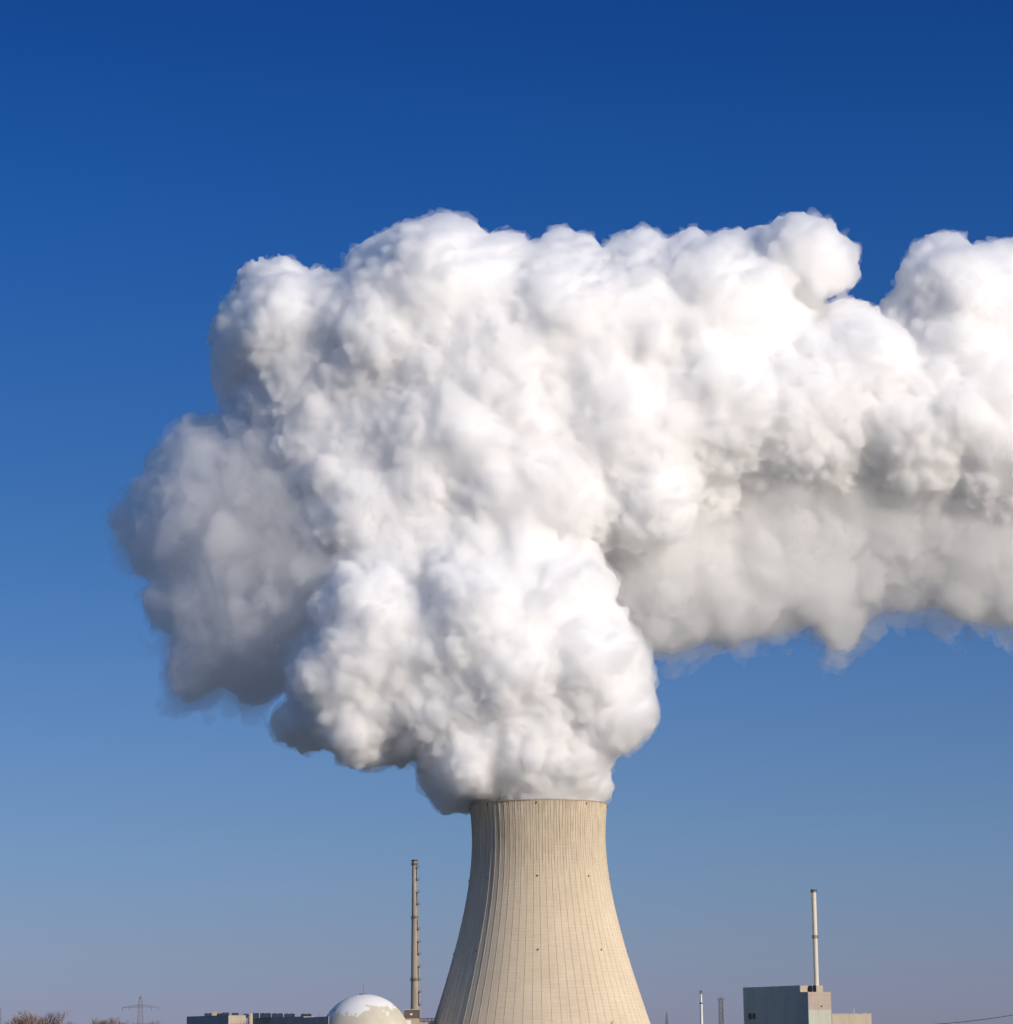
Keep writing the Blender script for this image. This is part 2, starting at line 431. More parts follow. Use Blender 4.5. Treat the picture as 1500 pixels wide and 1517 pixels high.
# ventilation stack left of the cooling tower
root, rad, H, mpp = tube_stack('vent_stack', 614.2, 1273.5, 615.3, 1494, 1880, 6.9, 14.2,
    'tall tapering concrete stack with dark platform rings and a ladder, between dome and cooling tower', M['stack'],
    [(1280.5, 10.4), (1359.6, 12.2), (1451.8, 16.2)], M['dark_steel'], collar=(1273.6, 1276.0, 10.0))
m = MB(); az = math.radians(-38); ca, sa_ = math.cos(az), math.sin(az)
tx, ty = -sa_, ca
for z0, z1 in zip(np.linspace(8, H-2, 50)[:-1], np.linspace(8, H-2, 50)[1:]):
    for s_ in (-.45, .45):
        m.bar(((rad(z0)+.5)*ca+tx*s_, (rad(z0)+.5)*sa_+ty*s_, z0), ((rad(z1)+.5)*ca+tx*s_, (rad(z1)+.5)*sa_+ty*s_, z1), .16)
    zm = z0
    while zm < z1:
        m.bar(((rad(zm)+.5)*ca-tx*.45, (rad(zm)+.5)*sa_-ty*.45, zm), ((rad(zm)+.5)*ca+tx*.45, (rad(zm)+.5)*sa_+ty*.45, zm), .1); zm += .8
m.build('ladder', M['steel'], root)
m = MB()
for i, z in enumerate(np.linspace(10, H-4, 52)):
    pass
for i, v in enumerate((1286, 1304, 1322.5, 1340.5, 1377.5, 1396, 1414.5, 1433, 1470, 1489)):
    z = at(614, v, 1880).z
    o = MB(); r = rad(z)
    # small rest platform on the ladder
    for a, b, c_, d_ in ((-.9, .9, .1, 1.35),):
        pts = [((r+c_)*ca+tx*a, (r+c_)*sa_+ty*a), ((r+d_)*ca+tx*a, (r+d_)*sa_+ty*a), ((r+d_)*ca+tx*b, (r+d_)*sa_+ty*b), ((r+c_)*ca+tx*b, (r+c_)*sa_+ty*b)]
        o.prism(ccw(pts), z, z+.2)
        for q in pts[1:3]: o.bar((q[0], q[1], z+.2), (q[0], q[1], z+1.4), .14)
        for hz in (.8, 1.4): o.bar((pts[1][0], pts[1][1], z+hz), (pts[2][0], pts[2][1], z+hz), .14)
    o.build('rest_platform', M['dark_steel'], root)
for v0, v1 in ((1286, 1304), (1322.5, 1340.5), (1362, 1377.5), (1396, 1414.5), (1433, 1450), (1470, 1489)):
    z0, z1 = at(614, v1, 1880).z, at(614, v0, 1880).z
    a2 = math.radians(-50); m = MB(); m.bar(((rad(z0)+.3)*math.cos(a2), (rad(z0)+.3)*math.sin(a2), z0), ((rad(z1)+.3)*math.cos(a2), (rad(z1)+.3)*math.sin(a2), z1), .35)
    m.build('cable_duct', M['dark_steel'], root)

# pale stack on the blue-grey block
q = g.c+g.p(ln*.2, rn+4.5)
tube_stack('steel_stack', 1204.2, 1317.6, 1209, 1458, q.y, 6.9, 7.1, 'slim pale steel stack with one dark ring, rising from the roof of the blue-grey block', M['steel_stack'],
    [(1388.2, 9.6), (1320.6, 9.4)], M['dark_steel'], z_from=z_hi, collar=(1317.8, 1319.4, 8.6))

# reactor dome
DY = 1860.0; dm = DY/F_PX
Rd = 66.3*dm; top = at(540, 1472.6, DY); cz = top.z-Rd
root = thing('reactor_dome', (top.x, DY, 0), 'pale concrete reactor dome with patchy snow on its crown', 'reactor building')
md, t, b = new_mat('dome_concrete')
gm = coords(t); spd = t.nodes.new('ShaderNodeSeparateXYZ'); t.links.new(gm, spd.inputs[0])
nz = noise(t, gm, .13, 9, .68)
# snow clings to the crown, thinner on the sunny right
hgt = mth(t, 'ADD', mth(t, 'ADD', spd.outputs[2], mth(t, 'MULTIPLY', spd.outputs[0], -.13)), mth(t, 'MULTIPLY', mth(t, 'SUBTRACT', nz, .5), 30.0))
snow = mapr(t, hgt, cz+Rd-11.5, cz+Rd-9.8, 0., .9)
seamd = mth(t, 'LESS_THAN', mth(t, 'ABSOLUTE', mth(t, 'SUBTRACT', spd.outputs[2], cz+Rd*.74)), .12)
basec = mix_col(t, mapr(t, noise(t, gm, .08, 5), .35, .65), (.52, .48, .38), (.60, .56, .46))
basec = mix_col(t, mth(t, 'MULTIPLY', seamd, .4), basec, (.2, .18, .15))
t.links.new(mix_col(t, snow, basec, (.80, .80, .81)), b.inputs['Base Color'])
m = MB(); prof = [(Rd, 0)]+[(Rd*math.cos(a), cz+Rd*math.sin(a)) for a in np.linspace(0, math.pi/2*.995, 40)]
m.lathe(prof, 96); m.build('dome', md, root)
m = MB(); m.bar((-.8, 0, top.z-.2), (-.8, 0, top.z+6.5), .22, .12); m.lathe([(2.6, top.z-.45), (2.6, top.z+.25), (.3, top.z+.3)], 20, -.8); m.build('lightning_rod', M['dark_steel'], root)

# long hall left of the dome
def hall():
    g = Grid(338.6, 1840); L = g.l_at(277.2); z = g.z_at(338.6, 1504.2); R = g.r_at(363.8)
    root = thing('switchgear_building', g.c, 'flat grey hall at far left with one sunlit cream end wall', 'building')
    m = MB(); gbox(m, g, 0, L, 0, R, 0, z); m.build('wall', M['beige'], root)
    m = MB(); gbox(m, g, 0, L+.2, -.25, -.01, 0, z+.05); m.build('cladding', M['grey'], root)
    coping(g, 0, L, 0, R, z+.06, M['steel'], root, .35, .25)
    return g, L, R, z
gh, Lh, Rh, zh = hall()
def stair():
    p, ztop = column_at(370.6, 1501.2, 1868)
    root = thing('stair_tower', p, 'slim round cream stair tower squeezed between the two grey halls', 'tower')
    m = MB(); r = 3.6*1868/F_PX; m.lathe([(r, 0), (r, ztop-.4), (r-.2, ztop)], 28); m.build('wall', M['beige'], root)
    m = MB(); m.lathe([(r+.2, ztop-1.1), (r+.2, ztop-.7)], 28); m.build('roof_band', M['coping'], root)
stair()
def hall2():
    g = Grid(449.5, 1850); L = g.l_at(374.5); z = g.z_at(449, 1506.0); R = 8
    root = thing('turbine_hall', g.c, 'long dark grey hall in the shade, crowned with a row of dark roof units', 'building')
    m = MB(); gbox(m, g, 0, L, 0, R, 0, z); m.build('wall', M['grey'], root)
    coping(g, 0, L, 0, R, z, M['steel'], root, .35, .25)
    g3 = Grid(486.5, 1829); L3 = g3.l_at(466.5); z3 = g3.z_at(480, 1506.2)
    root = thing('link_building', g3.c, 'small grey block closing the gap between the long hall and the dome', 'building')
    m = MB(); gbox(m, g3, 0, L3, 0, .5, 0, z3); m.build('wall', M['grey'], root)
    coping(g3, 0, L3, 0, .5, z3, M['steel'], root, .15, .25)
    q = at(472, 1500, 1837); m = MB(); m.bar((q.x-g3.c.x, q.y-g3.c.y, z3-1), (q.x-g3.c.x, q.y-g3.c.y, at(472, 1500, 1837).z), .2); m.build('antenna', M['dark_steel'], root)
    g4 = Grid(466.8, 1840); L4 = g4.l_at(449.5)
    root = thing('shaded_annexe', g4.c, 'narrow dark bay beside the long hall, just left of the dome', 'building')
    m = MB(); gbox(m, g4, 0, L4, 0, 4, 0, g4.z_at(460, 1506.4)); m.build('wall', M['grey'], root)
    return g
gt = hall2()
# dark cooling units on the roofs: (u0, u1, v_top)
UN = [(303.2, 313.8, 1500.6, gh, 'leftmost dark roof unit, alone over the grey shaded wall'), (322, 328.5, 1501.0, gh, 'small low dark roof unit just right of the pale roof hut'),
      (328.8, 338.8, 1499.6, gh, 'tallest dark roof unit, right above the corner of the grey hall'), (343.6, 353.0, 1500.2, gh, 'dark roof unit above the sunlit cream wall'),
      (361, 366.3, 1501.4, gt, 'narrow dark roof unit just left of the round stair tower'), (374.5, 383.0, 1500.4, gt, 'dark roof unit just right of the round stair tower'),
      (385.5, 400.8, 1500.3, gt, 'widest dark roof unit, second right of the round stair tower'), (402.8, 418.6, 1500.7, gt, 'dark roof unit in the middle of the long hall roof'),
      (421.2, 436.2, 1501.1, gt, 'dark roof unit before the gap on the long hall roof'), (445.8, 460.8, 1501.4, gt, 'last dark roof unit, standing apart nearest the dome')]
for u0, u1, v, gg, lab in UN:
    Y = 1874 if gg is gh else 1878
    a, b_ = at(u0, v, Y), at(u1, v, Y); zb = at(u0, 1505.6, Y).z - (.6 if gg is gh else 1.0)
    w = b_.x-a.x; c = Vector(((a.x+b_.x)/2, Y, zb))
    root = thing('roof_unit', c, lab, 'roof unit', 'dark cooling units on the hall roofs')
    h = a.z-zb; m = MB(); m.box(-w/2, w/2, -2.2, 2.2, .25, h-.25); m.build('casing', M['grey_dark'], root)
    for i in range(max(2, int(w/2.2))):
        m = MB(); x = -w/2+(i+.5)*w/max(2, int(w/2.2)); m.lathe([(.8, h-.25), (.8, h), (.6, h)], 14, x)
        m.build('fan_cowl', M['dark_steel'], root)
    for x in (-w/2+.3, w/2-.3):
        m = MB(); m.box(x-.12, x+.12, -2.0, 2.0, 0, .25); m.build('support', M['dark_steel'], root)
a, b_ = at(314.2, 1500, 1874), at(321.6, 1500, 1874); zb = at(314, 1505.8, 1874).z
root = thing('roof_hut', ((a.x+b_.x)/2, 1874, zb), 'small pale hut between two dark units on the left hall roof', 'hut')
m = MB(); w = b_.x-a.x; m.box(-w/2, w/2, -2, 2, 0, a.z-zb+.2); m.build('wall', M['beige'], root)
m = MB(); m.box(-w/2-.15, w/2+.15, -2.15, 2.15, a.z-zb+.2, a.z-zb+.45); m.build('roof', M['coping'], root)

# brown penthouse, its white base and the pipe bridge beside the stack
def penthouse():
    Y = 1874; a = at(598.6, 1508, Y); b = at(621.2, 1495.8, Y); c = Vector(((a.x+b.x)/2, Y, 0))
    root = thing('filter_house', c, 'dark brown box with pale roof edge and small white sign, before the tall stack', 'building')
    w = (b.x-a.x)/2; m = MB(); m.box(-w, w, -4, 4, a.z, b.z); m.build('wall', M['brown'], root)
    m = MB(); m.box(-w-.3, w+.2, -4.3, 4.3, b.z, b.z+.45); m.build('roof', M['coping'], root)
    m = MB(); p = at(609, 1502.2, Y-4); m.box(p.x-c.x-.75, p.x-c.x+.75, -4.12, -4.02, p.z-.45, p.z+.45); m.build('sign', M['white'], root)
    m = MB(); z0 = a.z; m.box(-w+.8, w-.2, -3.4, 3.4, 0, z0); m.build('lower_wall', M['beige'], root)
    m = MB(); p0, p1 = at(601.4, 1511, Y-5.5), at(608.6, 1510.8, Y-5.5); m.box(p0.x-c.x, p1.x-c.x, -8, -3.5, 0, p0.z); m.build('white_block', M['white'], root)
penthouse()
def bridge():
    Y = 1880; a = at(610.5, 1514.2, Y); b = at(643.5, 1514.2, Y); c = Vector(((a.x+b.x)/2, Y, 0))
    root = thing('pipe_bridge', c, 'beige service building with a dark railed walkway on top, running behind the cooling tower', 'building')
    w = (b.x-a.x)/2; m = MB(); m.box(-w, w, -3, 3, 0, a.z); m.build('wall', M['beige'], root)
    m = MB(); zt = at(620, 1508.6, Y).z
    for y in (-3.1, 3.1):
        m.bar((-w, y, zt), (w, y, zt), .3); m.bar((-w, y, a.z+.25), (w, y, a.z+.25), .35); m.bar((-w, y, (zt+a.z)/2+.2), (w, y, (zt+a.z)/2+.2), .16)
        x = -w; k = 0
        while x < w:
            m.bar((x, y, a.z), (x, y, zt), .22)
            m.bar((x, y, a.z+.25) if k % 2 else (x, y, zt), (x+2.4, y, zt) if k % 2 else (x+2.4, y, a.z+.25), .14)
            x += 2.4; k += 1
    m.build('railing', M['dark_steel'], root)
    m = MB(); m.box(-w, w, -2.9, 2.9, a.z, a.z+.12); m.build('walkway', M['steel'], root)
    for i in range(6):
        m = MB(); m.box(-w+1+i*2.1, -w+2.2+i*2.1, -3.12, -3.01, a.z-2.4, a.z-1.2)
        m.build('window', M['glass'], root)
bridge()

# slender pole with a small head
def pole():
    Y = 1500; p, zt = column_at(1037.6, 1467.5, Y); k = Y/F_PX; p = Vector((at(1039.0, 1517, Y).x, Y, 0))
    root = thing('flue_pole', p, 'thin white pole with a dark head and one joint, right of the cooling tower', 'pole')
    zj = at(1038, 1486, Y).z
    m = MB(); m.lathe([(2.3*k, 0), (2.0*k, zj)], 16); m.build('lower_tube', M['white'], root)
    m = MB(); m.lathe([(2.35*k, zj-.25), (2.35*k, zj+.35)], 16); m.build('joint', M['dark_steel'], root)
    m = MB(); m.lathe([(1.9*k, zj+.35), (1.35*k, zj+2.2), (1.25*k, zt-.8)], 16); m.build('upper_tube', M['white'], root)
    m = MB(); m.lathe([(2.1*k, zt-1.5), (2.1*k, zt-1.25)], 12); m.bar((0, 0, zt-1.4), (0, 0, zt+.1), 1.0, .7)
    for x, h_ in ((-.65, .2), (.65, .1), (.3, .5), (-.35, .5)): m.bar((x, 0, zt-1.3), (x, 0, zt-.5+h_), .16)
    m.build('head', M['dark_steel'], root)
pole()

def lattice(m, z0, z1, w0, w1, n, t_leg, t_br):
    """square lattice mast between heights z0 and z1"""
    zs = [z0+(z1-z0)*(1-(1-i/n)**1.0) for i in range(n+1)]
    W = lambda z: (w0+(w1-w0)*(z-z0)/(z1-z0))/2
    cs = [(-1, -1), (1, -1), (1, 1), (-1, 1)]
    for i in range(n):
        a, b = zs[i], zs[i+1]
        for q in range(4):
            p, r = cs[q], cs[(q+1) % 4]
            A = (p[0]*W(a), p[1]*W(a), a); B = (p[0]*W(b), p[1]*W(b), b)
            C = (r[0]*W(a), r[1]*W(a), a); D = (r[0]*W(b), r[1]*W(b), b)
            m.bar(A, B, t_leg); m.bar(A, D, t_br); m.bar(C, B, t_br); m.bar(B, D, t_br)
def mast():
    Y = 1750; p, zt = column_at(1067.3, 1481.5, Y); k = Y/F_PX
    root = thing('lattice_mast', p, 'short square lattice mast with a platform and antennas, left of the blue-grey block', 'mast')
    m = MB(); lattice(m, 0, zt, 7.0*k, 5.0*k, 13, .6, .38); m.build('frame', M['lattice'], root)
    m = MB(); w = 5.2*k; m.box(-w, w, -w*.6, w*.6, zt, zt+.3)
    for x in (-w, -w*.5, 0, w*.5, w):
        m.bar((x, -w*.6, zt), (x, -w*.6, zt+1.0), .14); m.bar((x, w*.6, zt), (x, w*.6, zt+1.0), .14)
    m.bar((-w, -w*.6, zt+1.0), (w, -w*.6, zt+1.0), .14); m.build('platform', M['lattice'], root)
    for x, h_, w_ in ((-.9, 2.2, .45), (-.3, 1.6, .45), (.5, 1.9, .45), (1.1, 1.2, .45), (.1, 3.0, .14)):
        m = MB(); m.bar((x, 0, zt+.3), (x, 0, zt+h_), w_, w_*.7); m.build('antenna', M['lattice'], root)
mast()
def pylon(name, u, v_top, Y, label, wb, wt, arms, tl=.35, tb=.2, n=14, group=None):
    p, zt = column_at(u, v_top, Y)
    root = thing(name, p, label, 'pylon', group, rz=math.radians(6))
    m = MB(); lattice(m, 0, zt*.96, wb, wt, n, tl, tb)
    m.bar((0, 0, zt*.95), (0, 0, zt), wt*.7, .2); m.build('frame', M['lattice'], root)
    for zv, half in arms:
        za = at(u, zv, Y).z; h_ = half*Y/F_PX
        m = MB()
        for s_ in (-1, 1):
            for y in (-wt/2, wt/2):
                m.bar((0, y, za), (s_*h_, 0, za-.1), .3); m.bar((0, y, za+2.0), (s_*h_, 0, za), .26)
            for q in range(1, 6):
                x = s_*h_*q/6; zz_ = za+2.0*(1-q/6)
                m.bar((x, 0, za), (x, 0, zz_), .16); m.bar((x, 0, za), (s_*h_*(q-1)/6, 0, za+2.0*(1-(q-1)/6)), .16)
        m.build('crossarm', M['lattice'], root)
        for f_ in (-1, -.62, .62, 1):
            m = MB(); m.bar((f_*h_, 0, za-.1), (f_*h_, 0, za-2.4), .28)
            m.build('insulator', M['dark_steel'], root)
    return root
pylon('power_pylon', 208, 1473.2, 2300, 'tall lattice power pylon with one wide crossarm, standing left of the grey hall', 8.5, 2.2, [(1491.8, 26)], .32, .18, 20)
pylon('power_pylon', 987, 1497.5, 3000, 'faint narrow lattice pylon just right of the cooling tower', 7.5, .8, [], .4, .25, 18)
pylon('power_pylon', 958, 1496, 3300, 'faintest thin mast at the right edge of the cooling tower', 3.0, .6, [], .35, .2, 20)
pylon('power_pylon', 1.5, 1490, 3400, 'thin mast at the left edge of the photo', 2.0, .5, [], .3, .15, 16)

# power line at lower right
def wire():
    Y = 1100; m = MB(); o = at(1250, 1560, Y)
    key = [(1180, 1535.5), (1280, 1526.5), (1350, 1520), (1400, 1515.8), (1430, 1513.2), (1460, 1509.4), (1480, 1506.6), (1500, 1503.4), (1560, 1493), (1640, 1477), (1740, 1452)]
    P = [at(u, v, Y) for u, v in key]
    for a, b in zip(P[:-1], P[1:]): m.bar(a-o, b-o, .20, sides=6)
    w = m.build('power_line', M['dark_steel']); w.location = o
    tag(w, 'thin dark overhead cable rising to the right edge, right of the annexe', 'cable')
wire()

# bare winter trees
def bare_tree_mesh(seed, H, spread, trunk_r, levels=5):
    r = random.Random(seed); tr, tw = MB(), MB()
    def grow(p, d, ln_, rad_, lv):
        seg = 3; q = p; dd = d.copy()
        for i in range(seg):
            dd = (dd + Vector((r.uniform(-.14, .14), r.uniform(-.14, .14), r.uniform(0, .16)))).normalized()
            n_ = q+dd*(ln_/seg); r0 = rad_*(1-.3*i/seg); r1 = rad_*(1-.3*(i+1)/seg)
            (tr if lv <= 1 else tw).bar(q, n_, r0*2, r1*2, sides=5 if lv <= 1 else 3); q = n_
            if lv >= 1 and lv < levels and i < seg-1 and r.random() < .8: branch(q, dd, ln_, r1, lv)
        if lv < levels:
            for k in range(3 if lv else 5): branch(q, dd, ln_, rad_*.7, lv)
    def branch(q, dd, ln_, rad_, lv):
        a = r.uniform(0, 2*math.pi); tilt = r.uniform(.25, .75)*spread
        side = Vector((math.cos(a), math.sin(a), 0))
        nd = (dd*math.cos(tilt)+side*math.sin(tilt)+Vector((0, 0, .18))).normalized()
        grow(q, nd, ln_*r.uniform(.6, .85), max(.028, rad_*.62), lv+1)
    grow(Vector((0, 0, 0)), Vector((0, 0, 1)), H*.30, trunk_r, 0)
    return tr, tw
def bare_tree(seed, H, spread, label, mat):
    tr, tw = bare_tree_mesh(seed, H, spread, .28)
    zm = max(v[2] for v in tw.v); f = H/zm
    tr.v = [(a*f, b*f, c*f) for a, b, c in tr.v]; tw.v = [(a*f, b*f, c*f) for a, b, c in tw.v]
    root = thing('bare_tree', (0, 0, 0), label, 'tree', 'leafless trees along the horizon')
    tr.build('trunk', M['bark'], root); tw.build('crown', mat, root)
    return root
TREES = [(8, 1512, 900, 'wide low treetop at the left edge of the photo'), (37, 1498.5, 840, 'leafless tree, left shoulder of the tall brown clump at far left'),
 (50, 1494.5, 850, 'tallest leafless tree in the brown clump at far left'), (64, 1494.8, 860, 'leafless tree, right peak of the tall brown clump at far left'),
 (73, 1508, 870, 'low brown treetop at the right foot of the tall clump'), (93, 1511.2, 950, 'tiny lone treetop between the two brown clumps'),
 (138, 1507.5, 900, 'leafless tree, left edge of the wide clump left of the pylon'), (150, 1505.0, 890, 'leafless tree, highest of the wide clump left of the pylon'),
 (163, 1505.4, 905, 'rounded leafless tree in the middle of the wide clump left of the pylon'), (174, 1508.6, 915, 'leafless tree, right end of the wide clump left of the pylon'),
 (190, 1512.4, 930, 'low treetop just left of the power pylon'), (221, 1510.8, 930, 'low treetop just right of the power pylon'), (237, 1512.5, 940, 'lowest treetop between the power pylon and the grey hall'),
 (905, 1511.2, 700, 'small tan treetop in front of the right foot of the cooling tower'), (353, 1512.0, 1100, 'small tan treetop in front of the sunlit cream wall'),
 (346, 1513.0, 1080, 'tiny twiggy treetop left in front of the sunlit cream wall')]
protos = {}
for i, (u, v, Y, lab) in enumerate(TREES):
    kind = i % 3; p, zt = column_at(u, v, Y)
    spread = (1.0, .8, 1.15)[kind]; tan_ = u > 300
    if (kind, tan_) not in protos:
        root = bare_tree(20+kind, 15.0, spread, lab, M['tan_tree'] if tan_ else M['twig']); protos[(kind, tan_)] = root
    else:
        src = protos[(kind, tan_)]; root = src.copy(); SC.collection.objects.link(root); root['label'] = lab
        for ch in src.children:
            c = ch.copy(); SC.collection.objects.link(c); c.parent = root
    root.location = p; root.rotation_euler = (0, 0, rnd.uniform(0, 6.28)); root.scale = (zt/15*1.05, zt/15*1.05, zt/15)

# ------------------------------------------------------------------ steam plume
# Side outlines of the plume's lobes (photo pixels). Each lobe gets its own distance, depth and thickness,
# all are merged into one closed cauliflower surface that holds a scattering volume.
OUT_N = [(703, 1285),(701, 1206),(680, 1207),(660, 1210),(645, 1206),(637, 1192),(625, 1172),(615, 1150),(611, 1131),(590, 1137),(560, 1142),(530, 1142),(505, 1136),(488, 1113),(465, 1114),(448, 1120),(435, 1108),(420, 1100),(405, 1104),(396, 1085),(395, 1065),(408, 1050),(428, 1036),(420, 1012),(414, 990),(420, 965),(440, 935),(455, 900),(465, 868),(480, 845),(500, 825),(540, 815),(600, 812),(660, 822),(690, 815),(695, 798),(725, 788),(752, 790),(775, 782),(800, 795),(840, 800),(872, 805),(890, 828),(908, 845),(917, 868),(913, 892),(929, 905),(935, 925),(946, 940),(956, 960),(966, 978),(959, 995),(965, 1010),(968, 1035),(966, 1060),(957, 1085),(943, 1103),(927, 1118),(908, 1122),(910, 1140),(908, 1152),(917, 1160),(912, 1178),(906, 1190),(893, 1197),(891, 1285)]
OUT_M = [(380,980),(420,900),(400,820),(350,740),(330,680),(325,610),(318,580),(312,545),(308,510),(308,480),(305,465),(312,459),(325,462),(323,450),(336,442),(347,425),(350,405),(365,392),(388,383),
 (398,389),(410,380),(422,378),(440,389),(458,398),(478,390),(490,399),(505,398),(508,380),(525,362),(555,345),(590,335),(630,322),(665,316),(700,321),(716,335),(722,350),(735,342),(752,341),(768,344),
 (782,357),(795,350),(812,341),(835,338),(858,345),(878,353),(892,366),(905,350),(930,340),(955,334),(972,345),(985,352),(1005,345),(1022,334),(1040,338),(1050,352),(1068,344),(1090,340),(1120,338),
 (1142,334),(1145,322),(1160,320),(1180,313),(1200,318),(1218,325),(1233,324),(1240,345),(1255,352),(1282,362),(1280,380),(1270,392),(1272,412),(1262,428),(1245,437),(1228,438),(1222,448),
 (1240,444),(1265,442),(1292,452),(1310,438),(1322,430),(1328,405),(1338,378),(1352,360),(1378,348),(1400,342),(1420,342),(1432,355),(1450,360),(1475,353),(1500,350),(1560,330),(1640,345),(1700,420),(1740,560),(1730,700),
 (1690,760),(1600,790),(1500,800),(1420,780),(1330,750),(1230,745),(1120,745),(1060,770),(1012,800),(1000,828),(970,826),(930,822),(900,840),(860,900),(700,960),(520,960)]
OUT_T = [(820,700),(940,560),(1200,540),(1400,540),(1600,540),(1720,600),(1760,760),(1720,890),(1600,925),(1500,930),(1465,920),(1440,925),(1410,920),(1375,905),(1345,912),(1315,903),(1295,905),(1282,930),(1270,950),(1252,966),(1232,963),(1215,945),(1205,930),
 (1185,935),(1160,940),(1120,945),(1085,958),(1050,955),(1010,970),(975,975),(940,960),(880,930)]
OUT_L = [(640,760),(560,640),(440,600),(360,600),(330,612),(300,609),(275,614),(252,632),(235,655),(215,675),(206,697),(190,712),(184,735),(172,755),(159,776),(168,798),(182,818),(190,845),(202,862),(214,860),(208,880),(205,900),
 (222,925),(245,945),(250,970),(242,1000),(252,1030),(275,1048),(292,1046),(305,1032),(322,1022),(345,1032),(370,1045),(392,1049),(415,1035),(440,1015),(520,980),(640,900)]
STEP = 1.5
def poly_at(pts, Y): return np.array([[at(u, v, Y).x, at(u, v, Y).z] for u, v in pts], dtype=np.float64)
def sd_poly(P, X, Z):
    """positive inside"""
    sh = X.shape; x = X.ravel(); z = Z.ravel()
    best = np.full(x.shape, 1e18); ins = np.zeros(x.shape, bool)
    n = len(P)
    for i in range(n):
        a, b = P[i], P[(i+1) % n]; e = b-a
        t = np.clip(((x-a[0])*e[0]+(z-a[1])*e[1])/(e@e), 0, 1)
        dx = x-(a[0]+t*e[0]); dz = z-(a[1]+t*e[1])
        best = np.minimum(best, dx*dx+dz*dz)
        c = (a[1] > z) != (b[1] > z)
        with np.errstate(divide='ignore', invalid='ignore'):
            xi = a[0]+(z-a[1])*(b[0]-a[0])/(b[1]-a[1])
        ins ^= c & (x < xi)
    d = np.sqrt(best)
    return np.where(ins, d, -d).reshape(sh)
RIM_Z = TZ
def lobe_N(X, Z):
    h = np.clip(Z-RIM_Z, -60, 400)
    T = np.clip(44.5+np.maximum(h-4, 0)*.26, 20, 66)
    yc = 1901 - np.clip(h-60, 0, 80)*.12
    w = np.minimum(T, 70)
    return yc, T, w
def lobe_M(X, Z):
    T = 84.0-16*np.clip(-(X+60)/140, 0, 1); yc = 1940 + np.clip((X-20)/300, 0, 1.3)*65 + 18*np.clip(-(X+60)/140, 0, 1)
    return yc, T, np.full(X.shape, 62.0)
def lobe_T(X, Z):
    return 1962.0+55*np.clip((X-60)/260, 0, 1.3), np.full(X.shape, 62.0), np.full(X.shape, 92.0)
def lobe_L(X, Z):
    return 1926.0+56*np.clip(-(X+120)/165, 0, 1.1), np.full(X.shape, 55.0), np.full(X.shape, 75.0)
LOBES = [(OUT_N, 1885, lobe_N, 5.5, 1.0), (OUT_M, 1945, lobe_M, 6.5, 1.0), (OUT_T, 1965, lobe_T, 3.0, .6), (OUT_L, 1950, lobe_L, 3.0, .5)]
# hand-placed billows: photo pixel, radius in photo pixels, distance of the centre
BILLOWS = [(640,430,112,1905),(560,500,100,1900),(420,480,80,1925),(700,640,150,1890),(560,760,110,1885),(820,470,110,1905),
 (930,480,100,1900),(1040,450,96,1888),(1060,620,120,1890),(930,650,120,1880),(1185,390,72,1950),(1260,540,95,1925),(1330,640,105,1905),
 (1420,450,90,1960),(1440,600,110,1930),(1180,620,110,1910),(780,700,100,1870),(860,740,70,1870),(960,740,80,1885),
 (560,930,90,1850),(500,1000,70,1865),(520,1070,60,1880),(700,900,85,1835),(830,870,70,1850),(860,980,90,1842),(760,990,95,1825),(650,1050,75,1845),
 (900,1060,62,1868),(790,1080,72,1852),(690,1120,55,1872),(845,1130,52,1880),(450,820,32,1960),(345,728,20,1968),(430,850,28,1955),(460,790,16,1950),
 (300,720,66,1968),(260,830,58,1975),(340,900,66,1952),(375,970,46,1945)]
